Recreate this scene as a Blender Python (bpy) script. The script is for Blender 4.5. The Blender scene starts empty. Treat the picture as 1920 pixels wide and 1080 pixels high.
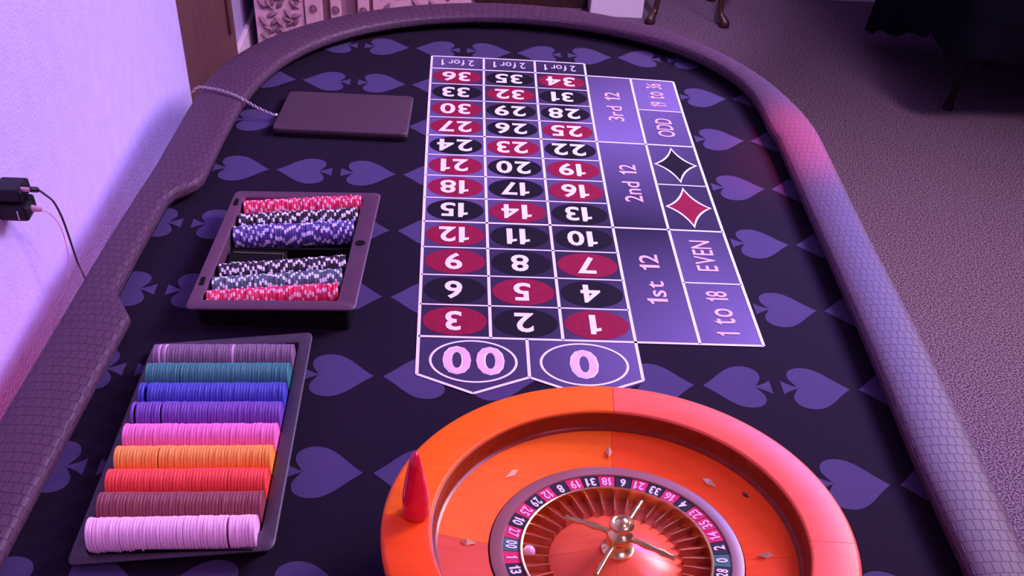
import bpy, bmesh, math, random
import numpy as np
from mathutils import Vector, Matrix

random.seed(7)
C = bpy.context.scene.collection
PI = math.pi
T = 0.76                       # felt height above the floor

# ------------------------------------------------------------------ camera
cam = bpy.data.cameras.new('camera')
cam.sensor_width = 36.0
cam.lens = 36.0 * 1919.39 / 1920.0
cam.shift_y = 498.75 / 1920.0
cam.clip_start = 0.02
cam_ob = bpy.data.objects.new('camera', cam)
C.objects.link(cam_ob)
R = ((0.9980743, -0.0180140, -0.0593561), (-0.0283864, 0.7181796, -0.6952786), (0.0551531, 0.6956246, 0.7162852))
cam_ob.matrix_world = Matrix.Translation((0.0607406, -1.3534042, 0.9107878 + T)) @ Matrix(R).to_4x4()
bpy.context.scene.camera = cam_ob

# ------------------------------------------------------------------ world, lamps, exposure
sc = bpy.context.scene
sc.view_settings.view_transform = 'Standard'
sc.view_settings.look = 'None'
sc.view_settings.gamma = 1.0
sc.view_settings.use_curve_mapping = False
sc.view_settings.exposure = 0.0
w = bpy.data.worlds.new('room_air')
sc.world = w
w.use_nodes = True
w.node_tree.nodes['Background'].inputs[0].default_value = (0.62, 0.40, 0.95, 1)
w.node_tree.nodes['Background'].inputs[1].default_value = 0.33


def lamp(name, kind, loc, power, color, target=None, **kw):
    l = bpy.data.lights.new(name, kind)
    l.energy = power
    l.color = color
    for k, v in kw.items():
        setattr(l, k, v)
    o = bpy.data.objects.new(name, l)
    C.objects.link(o)
    o.location = loc
    if target is not None:
        d = Vector(target) - Vector(loc)
        o.rotation_euler = d.to_track_quat('-Z', 'Y').to_euler()
    return o


lamp('ceiling_panel_light', 'AREA', (2.35, 1.35, 2.45), 95, (1.0, 0.70, 0.86), (0.2, 0.0, T), size=0.7)
lamp('blue_wall_fill', 'AREA', (1.7, 0.3, 2.6), 22, (0.42, 0.36, 1.0), (-0.6, 0.9, 0.9), size=0.7, spread=math.radians(95))  # unseen fill added to turn the left wall bluer
lamp('rose_cabinet_fill', 'SPOT', (0.35, 1.5, 2.6), 110, (1.0, 0.55, 0.80), (-0.35, 3.05, 0.30), spot_size=math.radians(36), spot_blend=0.8, shadow_soft_size=0.1)  # added fill, no visible source: brightens the carved cabinet
lamp('deep_blue_light', 'AREA', (2.0, 2.3, 2.5), 13, (0.16, 0.20, 1.0), (0.74, 0.0, T), size=0.8, spread=math.radians(60))
lamp('pink_wall_fill', 'AREA', (1.2, -1.6, 2.4), 4, (1.0, 0.42, 0.85), (-0.6, -0.2, 1.0), size=0.6, spread=math.radians(90))  # unseen fill added for the pink tint on the near left wall
lamp('lilac_column_fill', 'SPOT', (1.0, 2.2, 2.6), 210, (0.85, 0.55, 1.0), (0.60, 4.0, 0.10), spot_size=math.radians(44), spot_blend=0.8, shadow_soft_size=0.1)  # invented spot that lifts the white column and its surroundings
lamp('red_spot_light', 'SPOT', (1.45, 1.75, 2.35), 430, (1.0, 0.02, 0.07), (0.775, 0.68, T), spot_size=math.radians(11), spot_blend=1.0, shadow_soft_size=0.05)
for yy, en, colr in ((-0.75, 4.0, (1.0, 0.03, 0.15)), (-0.2, 3.0, (1.0, 0.06, 0.22)), (0.35, 3.2, (0.85, 0.38, 0.9)), (0.9, 4.0, (0.6, 0.45, 1.0))):
    lamp('wall_wash_fill', 'AREA', (-0.44, yy, 0.20), en, colr, (-0.60, yy, 0.95), shape='RECTANGLE', size=0.04, size_y=0.5)  # hidden strips added under the table to fill the rail's shadow on the wall

# ------------------------------------------------------------------ materials


def mat(name, col, rough=0.6, col2=None, scale=40.0, bump=0.0, bscale=None, metal=0.0, coat=0.0, spec=0.5, trans=0.0, emit=None, detail=4.0, stretch=None, ramp=(0.35, 0.65)):
    m = bpy.data.materials.new(name)
    m.use_nodes = True
    nt = m.node_tree
    b = nt.nodes['Principled BSDF']
    b.inputs['Base Color'].default_value = (*col, 1)
    b.inputs['Roughness'].default_value = rough
    b.inputs['Metallic'].default_value = metal
    b.inputs['Specular IOR Level'].default_value = spec
    b.inputs['Coat Weight'].default_value = coat
    b.inputs['Coat Roughness'].default_value = 0.12
    b.inputs['Transmission Weight'].default_value = trans
    if emit:
        b.inputs['Emission Color'].default_value = (*emit[0], 1)
        b.inputs['Emission Strength'].default_value = emit[1]
    tc = nt.nodes.new('ShaderNodeTexCoord')
    vec = tc.outputs['Object']
    if stretch:
        mp = nt.nodes.new('ShaderNodeMapping')
        mp.inputs['Scale'].default_value = stretch
        nt.links.new(vec, mp.inputs['Vector'])
        vec = mp.outputs['Vector']
    if col2 is not None:
        n = nt.nodes.new('ShaderNodeTexNoise')
        n.inputs['Scale'].default_value = scale
        n.inputs['Detail'].default_value = detail
        nt.links.new(vec, n.inputs['Vector'])
        r = nt.nodes.new('ShaderNodeValToRGB')
        r.color_ramp.elements[0].position = ramp[0]
        r.color_ramp.elements[1].position = ramp[1]
        r.color_ramp.elements[0].color = (*col, 1)
        r.color_ramp.elements[1].color = (*col2, 1)
        nt.links.new(n.outputs['Fac'], r.inputs['Fac'])
        nt.links.new(r.outputs['Color'], b.inputs['Base Color'])
    if bump > 0:
        n2 = nt.nodes.new('ShaderNodeTexNoise')
        n2.inputs['Scale'].default_value = bscale or scale
        n2.inputs['Detail'].default_value = 5.0
        nt.links.new(vec, n2.inputs['Vector'])
        bp = nt.nodes.new('ShaderNodeBump')
        bp.inputs['Strength'].default_value = bump
        bp.inputs['Distance'].default_value = 0.004
        nt.links.new(n2.outputs['Fac'], bp.inputs['Height'])
        nt.links.new(bp.outputs['Normal'], b.inputs['Normal'])
    return m


M = {}
M['carpet'] = mat('carpet_pile', (0.040, 0.026, 0.042), 0.95, (0.31, 0.21, 0.32), 190, 0.15, 300, spec=0.05, ramp=(0.40, 0.62), detail=2.0)
M['plaster'] = mat('textured_plaster', (0.47, 0.385, 0.70), 0.8, (0.51, 0.415, 0.73), 25, 0.9, 170, spec=0.25)
M['white_paint'] = mat('white_paint', (0.78, 0.72, 0.85), 0.5, (0.82, 0.75, 0.88), 12)
M['door_wood'] = mat('red_brown_door_wood', (0.115, 0.042, 0.045), 0.55, (0.15, 0.06, 0.06), 6, stretch=(8, 8, 1))
M['dark_wood'] = mat('dark_mahogany', (0.035, 0.012, 0.014), 0.35, (0.06, 0.02, 0.018), 8, stretch=(8, 8, 1))
M['limed_wood'] = mat('limed_pale_wood', (0.70, 0.42, 0.54), 0.6, (0.80, 0.50, 0.62), 30, 0.2, 60)
M['limed_dark'] = mat('limed_wood_ground', (0.26, 0.13, 0.19), 0.7, (0.33, 0.18, 0.25), 30)
M['felt'] = mat('black_speed_cloth', (0.011, 0.006, 0.015), 0.9, (0.015, 0.008, 0.020), 300, 0.15, 900, spec=0.08)
M['spade'] = mat('violet_cloth_print', (0.064, 0.043, 0.118), 0.85, (0.073, 0.049, 0.132), 300, 0.15, 900, spec=0.08)
M['line'] = mat('white_cloth_print', (0.80, 0.72, 0.80), 0.7, (0.86, 0.77, 0.84), 60)
M['pale_pink'] = mat('pale_pink_cloth_print', (0.80, 0.42, 0.46), 0.7, (0.85, 0.50, 0.52), 60)
M['ink_black'] = mat('black_cloth_print', (0.010, 0.007, 0.012), 0.75, (0.013, 0.009, 0.015), 100, spec=0.08)
M['ink_red'] = mat('crimson_cloth_print', (0.23, 0.009, 0.036), 0.75, (0.26, 0.011, 0.042), 100, spec=0.08)
M['plastic'] = mat('black_tray_plastic', (0.045, 0.027, 0.044), 0.5, (0.053, 0.032, 0.051), 80, 0.1, 600)
M['rail_shade'] = mat('rail_underside_shade', (0.006, 0.004, 0.006), 0.8, (0.009, 0.006, 0.009), 60, spec=0.1)  # black standing in for the shade on the rail's inner underside
M['frame'] = mat('dark_aubergine_plastic', (0.088, 0.032, 0.060), 0.5, (0.100, 0.037, 0.068), 50, 0.1, 500)
M['slab'] = mat('aubergine_leatherette', (0.058, 0.026, 0.040), 0.55, (0.066, 0.030, 0.046), 60, 0.1, 700)
M['well'] = mat('black_well_and_wall_shade', (0.004, 0.003, 0.004), 0.8, (0.006, 0.004, 0.005), 60, spec=0.1)
M['brass'] = mat('polished_brass', (0.85, 0.62, 0.24), 0.22, (0.90, 0.68, 0.30), 30, metal=1.0)
M['fret'] = mat('copper_red_fret', (0.55, 0.16, 0.08), 0.3, (0.62, 0.2, 0.1), 30, metal=0.6)
M['soft_brass'] = mat('satin_brass', (0.95, 0.70, 0.42), 0.35, (1.0, 0.76, 0.5), 60, metal=0.55)
M['steel'] = mat('bright_steel', (0.75, 0.72, 0.75), 0.25, (0.8, 0.78, 0.8), 30, metal=1.0)
M['dull_steel'] = mat('dull_chain_steel', (0.50, 0.40, 0.46), 0.35, (0.6, 0.5, 0.55), 200, metal=0.9)
M['olive'] = mat('olive_gilt_edge', (0.13, 0.12, 0.045), 0.5, (0.15, 0.14, 0.05), 50)
M['drape'] = mat('black_drape_cloth', (0.003, 0.003, 0.008), 0.9, (0.005, 0.0045, 0.012), 15, spec=0.06)
M['device'] = mat('black_device_plastic', (0.006, 0.004, 0.007), 0.45, (0.009, 0.006, 0.010), 30, spec=0.25)
M['cable'] = mat('black_cable_rubber', (0.02, 0.012, 0.02), 0.5, (0.025, 0.015, 0.025), 30)
M['pink_lead'] = mat('translucent_pink_lead', (0.55, 0.28, 0.42), 0.5, (0.6, 0.32, 0.46), 30)
M['acrylic'] = mat('red_acrylic', (0.95, 0.01, 0.045), 0.08, (1.0, 0.015, 0.05), 20, trans=0.22, coat=0.5)
M['ball'] = mat('pale_pink_ball', (0.85, 0.50, 0.72), 0.25, (0.88, 0.53, 0.75), 20, coat=0.4)
M['ring_wood'] = mat('purple_brown_ring_wood', (0.26, 0.095, 0.10), 0.4, (0.32, 0.12, 0.12), 12)
M['tile_black'] = mat('black_number_tile', (0.012, 0.008, 0.018), 0.35, (0.016, 0.010, 0.022), 60)
M['tile_red'] = mat('magenta_red_number_tile', (0.62, 0.012, 0.09), 0.35, (0.70, 0.018, 0.12), 60)
M['tile_green'] = mat('green_number_tile', (0.03, 0.16, 0.14), 0.35, (0.04, 0.19, 0.16), 60)
M['tile_text'] = mat('white_tile_numeral', (0.85, 0.75, 0.85), 0.5, (0.9, 0.8, 0.9), 60)
M['tile_text_pink'] = mat('lilac_tile_numeral', (0.88, 0.42, 0.78), 0.5, (0.9, 0.48, 0.8), 60)


def wood(name, c1, c2, rough=0.32, rot=0.0):
    m = bpy.data.materials.new(name)
    m.use_nodes = True
    nt = m.node_tree
    b = nt.nodes['Principled BSDF']
    tc = nt.nodes.new('ShaderNodeTexCoord')
    mp = nt.nodes.new('ShaderNodeMapping')
    mp.inputs['Rotation'].default_value = (0, 0, rot)
    mp.inputs['Scale'].default_value = (6, 50, 50)
    n = nt.nodes.new('ShaderNodeTexNoise')
    n.inputs['Scale'].default_value = 2.2
    n.inputs['Detail'].default_value = 6
    r = nt.nodes.new('ShaderNodeValToRGB')
    r.color_ramp.elements[0].position = 0.3
    r.color_ramp.elements[1].position = 0.7
    r.color_ramp.elements[0].color = (*c1, 1)
    r.color_ramp.elements[1].color = (*c2, 1)
    nt.links.new(tc.outputs['Object'], mp.inputs['Vector'])
    nt.links.new(mp.outputs['Vector'], n.inputs['Vector'])
    nt.links.new(n.outputs['Fac'], r.inputs['Fac'])
    nt.links.new(r.outputs['Color'], b.inputs['Base Color'])
    b.inputs['Roughness'].default_value = rough
    b.inputs['Specular IOR Level'].default_value = 0.2
    return m


WOODS = [wood('orange_stained_wood', (0.92, 0.13, 0.004), (0.98, 0.16, 0.006), 0.42, 0.8),
         wood('red_orange_stained_wood', (0.88, 0.07, 0.006), (0.95, 0.09, 0.008), 0.42, 2.4)]
WOODS.append(wood('orange_wood_pink_sheen', (0.90, 0.13, 0.075), (0.96, 0.15, 0.085), 0.4, 2.4))  # rim wood with the pink sheen of its right side painted in
WOODS.append(wood('brown_red_stained_wood', (0.66, 0.075, 0.030), (0.74, 0.095, 0.038), 0.4, 1.2))
M['track_wood'] = wood('shaded_track_wood', (0.20, 0.022, 0.006), (0.27, 0.03, 0.008), 0.25, 0.6)  # wood darkened: shade on the bowl's inner wall put into the colour
M['cone_wood'] = wood('polished_red_orange_wood', (0.80, 0.11, 0.05), (0.88, 0.14, 0.06), 0.25, 0.3)
M['pocket_wood'] = wood('pocket_red_wood', (0.74, 0.19, 0.12), (0.80, 0.23, 0.15), 0.4, 0.3)


def vinyl():
    m = bpy.data.materials.new('crocodile_vinyl')
    m.use_nodes = True
    nt = m.node_tree
    b = nt.nodes['Principled BSDF']
    uv = nt.nodes.new('ShaderNodeUVMap')
    uv.uv_map = 'UVMap'
    nz = nt.nodes.new('ShaderNodeTexNoise')
    nz.inputs['Scale'].default_value = 30
    nt.links.new(uv.outputs['UV'], nz.inputs['Vector'])
    mx = nt.nodes.new('ShaderNodeMixRGB')
    mx.blend_type = 'ADD'
    mx.inputs['Fac'].default_value = 0.003
    nt.links.new(uv.outputs['UV'], mx.inputs['Color1'])
    nt.links.new(nz.outputs['Color'], mx.inputs['Color2'])
    br = nt.nodes.new('ShaderNodeTexBrick')
    br.inputs['Scale'].default_value = 1.0
    br.inputs['Brick Width'].default_value = 0.0115
    br.inputs['Row Height'].default_value = 0.0185
    br.inputs['Mortar Size'].default_value = 0.0009
    br.inputs['Mortar Smooth'].default_value = 0.6
    br.offset = 0.35
    br.inputs['Color1'].default_value = (0.080, 0.034, 0.064, 1)
    br.inputs['Color2'].default_value = (0.090, 0.038, 0.072, 1)
    br.inputs['Mortar'].default_value = (0.036, 0.016, 0.031, 1)
    nt.links.new(mx.outputs['Color'], br.inputs['Vector'])
    nt.links.new(br.outputs['Color'], b.inputs['Base Color'])
    bp = nt.nodes.new('ShaderNodeBump')
    bp.invert = True
    bp.inputs['Strength'].default_value = 0.6
    bp.inputs['Distance'].default_value = 0.0015
    nt.links.new(br.outputs['Fac'], bp.inputs['Height'])
    nt.links.new(bp.outputs['Normal'], b.inputs['Normal'])
    b.inputs['Roughness'].default_value = 0.55
    b.inputs['Specular IOR Level'].default_value = 0.28
    return m


M['vinyl'] = vinyl()


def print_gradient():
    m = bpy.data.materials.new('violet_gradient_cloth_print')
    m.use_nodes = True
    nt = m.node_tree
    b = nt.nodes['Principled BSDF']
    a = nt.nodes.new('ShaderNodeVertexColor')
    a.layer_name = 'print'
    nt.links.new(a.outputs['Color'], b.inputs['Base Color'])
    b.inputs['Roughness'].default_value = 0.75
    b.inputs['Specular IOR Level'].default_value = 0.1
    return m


M['gradient'] = print_gradient()

# ------------------------------------------------------------------ object helpers


def link(name, me, mats=None, parent=None, loc=(0, 0, 0)):
    o = bpy.data.objects.new(name, me)
    C.objects.link(o)
    if mats is not None and len(me.materials) == 0:
        for mm in (mats if isinstance(mats, (list, tuple)) else [mats]):
            me.materials.append(mm)
    if parent is not None:
        o.parent = parent
    o.location = loc
    return o


def mesh(name, verts, faces, smooth=False, auto=None):
    me = bpy.data.meshes.new(name)
    me.from_pydata([tuple(v) for v in verts], [], faces)
    me.update()
    if smooth:
        for p in me.polygons:
            p.use_smooth = True
    if auto is not None:
        bm = bmesh.new()
        bm.from_mesh(me)
        for f in bm.faces:
            f.smooth = True
        for e in bm.edges:
            e.smooth = not (len(e.link_faces) == 2 and e.calc_face_angle(0) > math.radians(auto))
        bm.to_mesh(me)
        bm.free()
    return me


def fix_normals(me):
    bm = bmesh.new()
    bm.from_mesh(me)
    bmesh.ops.recalc_face_normals(bm, faces=bm.faces[:])
    bm.to_mesh(me)
    bm.free()
    return me


def tag(o, label=None, cat=None, group=None, kind=None):
    if label:
        o['label'] = label
    if cat:
        o['category'] = cat
    if group:
        o['group'] = group
    if kind:
        o['kind'] = kind
    return o


def thing(name, label, cat, loc=(0, 0, 0), group=None):
    o = bpy.data.objects.new(name, None)
    o.empty_display_size = 0.05
    C.objects.link(o)
    o.location = loc
    return tag(o, label, cat, group)


def box_me(name, x0, x1, y0, y1, z0, z1, bevel=0.0, seg=2):
    bm = bmesh.new()
    bmesh.ops.create_cube(bm, size=1.0)
    for v in bm.verts:
        v.co = Vector(((x0 + x1) / 2 + v.co.x * (x1 - x0), (y0 + y1) / 2 + v.co.y * (y1 - y0), (z0 + z1) / 2 + v.co.z * (z1 - z0)))
    if bevel > 0:
        bmesh.ops.bevel(bm, geom=bm.edges[:], offset=bevel, segments=seg, affect='EDGES', profile=0.5)
        for f in bm.faces:
            f.smooth = False
    me = bpy.data.meshes.new(name)
    bm.to_mesh(me)
    bm.free()
    return me


def lathe(name, prof, a0=0.0, a1=2 * PI, n=96, auto=35, caps=False, thick=None):
    """prof: list of (r, z).  A full turn is closed; a part turn can be capped (prof closed as polygon)."""
    full = abs(a1 - a0 - 2 * PI) < 1e-6
    k = len(prof)
    verts, faces = [], []
    ns = n if full else n + 1
    for i in range(ns):
        a = a0 + (a1 - a0) * i / n
        for r, z in prof:
            verts.append((r * math.cos(a), r * math.sin(a), z))
    for i in range(n):
        j = (i + 1) % ns
        for q in range(k - 1 if not caps else k):
            q2 = (q + 1) % k
            faces.append((i * k + q, j * k + q, j * k + q2, i * k + q2))
    if caps and not full:
        faces.append(tuple(range(k)))
        faces.append(tuple((ns - 1) * k + q for q in reversed(range(k))))
    me = mesh(name, verts, faces)
    bm = bmesh.new()
    bm.from_mesh(me)
    bmesh.ops.remove_doubles(bm, verts=bm.verts[:], dist=1e-6)
    bmesh.ops.recalc_face_normals(bm, faces=bm.faces[:])
    for f in bm.faces:
        f.smooth = True
    for e in bm.edges:
        e.smooth = not (len(e.link_faces) == 2 and e.calc_face_angle(0) > math.radians(auto))
    bm.to_mesh(me)
    bm.free()
    return me


def tube_me(name, pts, rad, n=10, closed=False):
    """a tube through pts; rad a number or one radius per point."""
    pts = [Vector(p) for p in pts]
    m = len(pts)
    rads = rad if isinstance(rad, (list, tuple)) else [rad] * m
    verts, faces = [], []
    prev = None
    for i, p in enumerate(pts):
        if closed:
            t = pts[(i + 1) % m] - pts[i - 1]
        else:
            t = pts[min(i + 1, m - 1)] - pts[max(i - 1, 0)]
        t.normalize()
        if prev is None:
            up = Vector((0, 0, 1)) if abs(t.z) < 0.9 else Vector((1, 0, 0))
        else:
            up = prev
        s = t.cross(up).normalized()
        u = s.cross(t).normalized()
        prev = u
        for j in range(n):
            a = 2 * PI * j / n
            verts.append(p + (s * math.cos(a) + u * math.sin(a)) * rads[i])
    for i in range(m if closed else m - 1):
        i2 = (i + 1) % m
        for j in range(n):
            j2 = (j + 1) % n
            faces.append((i * n + j, i * n + j2, i2 * n + j2, i2 * n + j))
    if not closed:
        faces.append(tuple(reversed(range(n))))
        faces.append(tuple((m - 1) * n + j for j in range(n)))
    return mesh(name, verts, faces, auto=50)


def smooth_pts(pts, per=8):
    """Catmull-Rom through pts."""
    P = [Vector(p) for p in pts]
    P = [P[0] * 2 - P[1]] + P + [P[-1] * 2 - P[-2]]
    out = []
    for i in range(1, len(P) - 2):
        for k in range(per):
            t = k / per
            a, b, c, d = P[i - 1], P[i], P[i + 1], P[i + 2]
            out.append(0.5 * ((2 * b) + (c - a) * t + (2 * a - 5 * b + 4 * c - d) * t * t + (3 * b - a - 3 * c + d) * t ** 3))
    out.append(P[-2])
    return out


_fonts, _chars = {}, {}


def char_mesh(c, offset):
    """one glyph: vertices from its own left edge, faces, width"""
    key = (c, offset)
    if key in _chars:
        return _chars[key]
    if c == '1':                                   # a numeral one with a flag, as printed on the cloth
        h, o = 0.715, offset
        V = np.array([(0.115 - o, -o), (0.235 + o, -o), (0.235 + o, h + o), (0.150 - o, h + o), (0.125, h - 0.055), (0.080, h - 0.095), (0.0 - o, h - 0.125), (0.0 - o, h - 0.215 - o), (0.115 - o, h - 0.185 - o)])
        F = [(0, 1, 2, 3, 4, 8), (4, 5, 6, 7, 8)]
        F = [(0, 1, 2, 8), (8, 2, 3, 4), (8, 4, 5), (8, 5, 6, 7)]
    else:
        cu = bpy.data.curves.new('glyphs', 'FONT')
        cu.body = c
        cu.offset = offset
        cu.resolution_u = 3
        o = bpy.data.objects.new('glyphs', cu)
        C.objects.link(o)
        bpy.context.view_layer.update()
        me = bpy.data.meshes.new_from_object(o.evaluated_get(bpy.context.evaluated_depsgraph_get()))
        V = np.array([v.co[:2] for v in me.vertices])
        F = [tuple(p.vertices) for p in me.polygons]
        bpy.data.objects.remove(o)
        bpy.data.curves.remove(cu)
        bpy.data.meshes.remove(me)
    V = V - np.array([V[:, 0].min(), 0.0])
    _chars[key] = (V, F, V[:, 0].max())
    return _chars[key]


def text_mesh(s, offset=0.0):
    """glyphs of a string, normalised to x,y in -0.5..0.5, and the aspect of the whole"""
    key = (s, offset)
    if key in _fonts:
        return _fonts[key]
    x, VV, FF = 0.0, [], []
    for c in s:
        if c == ' ':
            x += 0.20
            continue
        V, F, wdt = char_mesh(c, offset)
        FF += [tuple(q + len(VV) for q in f) for f in F]
        VV += [(a + x, b) for a, b in V]
        x += wdt + 0.085
    V = np.array(VV)
    lo, hi = V.min(0), V.max(0)
    asp = (hi - lo)[0] / (hi - lo)[1]
    _fonts[key] = ((V - (lo + hi) / 2) / (hi - lo), FF, asp)
    return _fonts[key]


# ------------------------------------------------------------------ the room
def struct(name, me, m, label=None):
    o = link(name, me, m)
    tag(o, label, None, None, 'structure')
    return o


struct('floor', box_me('floor', -3.0, 4.5, -3.0, 5.2, -0.05, 0.0), M['carpet'], 'beige grey speckled carpet')
# left plaster wall with a rounded end corner
wl = [(-0.60, -3.0)] + [(-0.60, 1.20)]
cx, cy, cr = -0.635, 1.235, 0.035
outl = [(-0.60, -3.0), (-0.60, -1.0), (-0.60, 0.4)] + [(cx + cr * math.cos(a), cy + cr * math.sin(a)) for a in np.linspace(0, PI / 2, 8)] + [(-0.76, cy + cr), (-0.76, -3.0)]
vs = [(x, y, 0.0) for x, y in outl] + [(x, y, 2.7) for x, y in outl]
n = len(outl)
fs = [(i, (i + 1) % n, n + (i + 1) % n, n + i) for i in range(n)] + [tuple(reversed(range(n))), tuple(range(n, 2 * n))]
struct('wall_left', mesh('wall_left', vs, fs, auto=40), M['plaster'], 'lilac lit textured white wall with rounded end corner')
# recessed hall wall beyond, with a door
struct('wall_hall', box_me('wall_hall', -0.98, -0.82, 1.45, 4.5, 0.0, 2.7), M['plaster'], 'shaded plaster wall beyond the corner')
struct('baseboard_hall', box_me('baseboard_hall', -0.82, -0.800, 2.86, 3.60, 0.0, 0.12, 0.004), M['white_paint'])
d = struct('door_1', box_me('door_1', -0.825, -0.795, 1.6, 2.82, 0.005, 2.05, 0.006), M['door_wood'], 'red brown wooden door in the recess')
hp = link('hinge_strap', box_me('hinge_strap', -0.796, -0.786, 2.69, 2.72, 0.235, 0.60, 0.003), M['dark_wood'], d)
struct('wall_back', box_me('wall_back', -1.1, 4.4, 4.24, 4.4, 0.0, 2.7), M['plaster'], 'back wall')
struct('baseboard_back', box_me('baseboard_back', 0.95, 4.4, 4.205, 4.24, 0.0, 0.14, 0.006), M['white_paint'], 'white painted baseboard')
struct('wall_right', box_me('wall_right', 4.3, 4.4, -3.0, 4.24, 0.0, 2.7), M['plaster'])
struct('ceiling', box_me('ceiling', -3.0, 4.5, -3.0, 5.2, 2.8, 2.85), M['white_paint'])
# white pilaster foot
struct('trim_1', box_me('trim_1', 0.665, 0.915, 3.80, 4.24, 0.0, 2.7, 0.006), M['white_paint'], 'white painted column standing on the carpet')
struct('trim_2', box_me('trim_2', 0.655, 0.925, 3.785, 4.24, 0.13, 0.15, 0.004), M['white_paint'])

# ------------------------------------------------------------------ table outline (table frame: felt top at z = 0)
TAB = thing('roulette_table', 'long black casino table with rounded end, spade print cloth and padded rail', 'table', (0, 0, T))
OL = np.array([(-0.80, -0.556), (-0.27, -0.534), (0.02, -0.518), (0.20, -0.508), (0.46, -0.489), (0.70, -0.478)])
OR = np.array([(-0.80, 0.772), (-0.465, 0.777), (-0.36, 0.781), (-0.245, 0.784), (-0.01, 0.790), (0.30, 0.793), (0.47, 0.797), (0.70, 0.803)])
IL = np.array([(-0.80, -0.474), (-0.53, -0.458), (-0.38, -0.449), (-0.21, -0.438), (-0.10, -0.431), (-0.018, -0.425), (0.048, -0.461), (0.18, -0.455), (0.35, -0.445), (0.375, -0.436), (0.41, -0.405), (0.435, -0.397), (0.60, -0.390), (0.70, -0.384)])
IR = np.array([(-0.80, 0.690), (-0.464, 0.692), (-0.29, 0.692), (-0.112, 0.698), (0.044, 0.702), (0.22, 0.705), (0.43, 0.708), (0.59, 0.711), (0.70, 0.713)])
CX, CY = 0.14, 0.70
OF = [(0.803, 0.70), (0.797, 0.80), (0.780, 0.90), (0.758, 0.97), (0.722, 1.06), (0.652, 1.18), (0.575, 1.265), (0.50, 1.325), (0.40, 1.368), (0.27, 1.402), (0.12, 1.415), (-0.0, 1.39), (-0.095, 1.345), (-0.19, 1.29), (-0.272, 1.225), (-0.345, 1.15), (-0.41, 1.05), (-0.452, 0.92), (-0.470, 0.80), (-0.478, 0.70)]
IF = [(0.713, 0.70), (0.714, 0.79), (0.704, 0.90), (0.680, 1.00), (0.638, 1.10), (0.548, 1.215), (0.44, 1.275), (0.335, 1.306), (0.227, 1.32), (0.118, 1.324), (0.011, 1.305), (-0.094, 1.265), (-0.176, 1.20), (-0.245, 1.125), (-0.303, 1.04), (-0.350, 0.92), (-0.374, 0.80), (-0.384, 0.70)]


def polar_fit(pts):
    a = np.array([math.atan2(y - CY, x - CX) for x, y in pts])
    r = np.array([math.hypot(x - CX, y - CY) for x, y in pts])
    a[-1] = PI
    c = np.polynomial.Polynomial.fit(a, r, 7)
    e0, e1 = r[0] - c(0.0), r[-1] - c(PI)
    return lambda t: c(t) + e0 * max(0, 1 - t / 0.4) + e1 * max(0, 1 - (PI - t) / 0.4)


ro, ri = polar_fit(OF), polar_fit(IF)
stations = []                                   # (outer xy, inner xy) counter-clockwise from near right
YN = -0.80
ys = np.unique(np.concatenate([np.linspace(YN, 0.70, 76), IL[:, 0]]))
for y in np.linspace(YN, 0.70, 61)[:-1]:
    stations.append(((np.interp(y, OR[:, 0], OR[:, 1]), y), (np.interp(y, IR[:, 0], IR[:, 1]), y)))
for t in np.linspace(0, PI, 73):
    stations.append(((CX + ro(t) * math.cos(t), CY + ro(t) * math.sin(t)), (CX + ri(t) * math.cos(t), CY + ri(t) * math.sin(t))))
for y in ys[::-1][1:]:
    stations.append(((np.interp(y, OL[:, 0], OL[:, 1]), y), (np.interp(y, IL[:, 0], IL[:, 1]), y)))
ncx = (0.772 - 0.556) / 2
for t in np.linspace(PI, 2 * PI, 61)[1:-1]:
    stations.append(((ncx + 0.664 * math.cos(t), YN + 0.60 * math.sin(t)), (ncx + 0.582 * math.cos(t), YN + 0.52 * math.sin(t))))
NS = len(stations)
# padded rail
sec = [(0.0, -0.035), (0.0, 0.024), (0.006, 0.030), (0.022, 0.0345), (0.06, 0.0365), (0.22, 0.0385), (0.40, 0.0395), (0.60, 0.0392), (0.80, 0.0375), (0.92, 0.0350), (0.965, 0.0325), (0.99, 0.0280), (1.0, 0.024), (0.985, 0.017), (0.95, 0.012), (0.80, 0.009), (0.58, 0.006), (0.56, -0.002)]
verts, faces, uvs = [], [], []
arc, prevm = 0.0, None
for (o, i) in stations:
    mx, my = (o[0] + i[0]) / 2, (o[1] + i[1]) / 2
    if prevm is not None:
        arc += math.hypot(mx - prevm[0], my - prevm[1])
    prevm = (mx, my)
    wd = math.hypot(o[0] - i[0], o[1] - i[1])
    run, lx, lz = 0.0, None, None
    for s, z in sec:
        px, py = o[0] + (i[0] - o[0]) * s, o[1] + (i[1] - o[1]) * s
        if lx is not None:
            run += math.hypot((s - lx) * wd, z - lz)
        lx, lz = s, z
        verts.append((px, py, z))
        uvs.append((run, arc))
k = len(sec)
for a in range(NS):
    b = (a + 1) % NS
    for q in range(k - 1):
        faces.append((a * k + q, b * k + q, b * k + q + 1, a * k + q + 1))
me = mesh('rail', verts, faces)
for fi, p in enumerate(me.polygons):
    p.material_index = 1 if fi % (k - 1) >= k - 5 else 0
uvl = me.uv_layers.new(name='UVMap')
for p in me.polygons:
    for li, vi in zip(p.loop_indices, p.vertices):
        uvl.data[li].uv = uvs[vi]
bm = bmesh.new()
bm.from_mesh(me)
bmesh.ops.recalc_face_normals(bm, faces=bm.faces[:])
for f in bm.faces:
    f.smooth = True
for e in bm.edges:
    e.smooth = not (len(e.link_faces) == 2 and e.calc_face_angle(0) > math.radians(38))
bm.to_mesh(me)
bm.free()
rail = link('padded_rail', me, [M['vinyl'], M['rail_shade']], TAB)
rail['label'] = 'crocodile embossed black vinyl padded rail'
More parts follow.
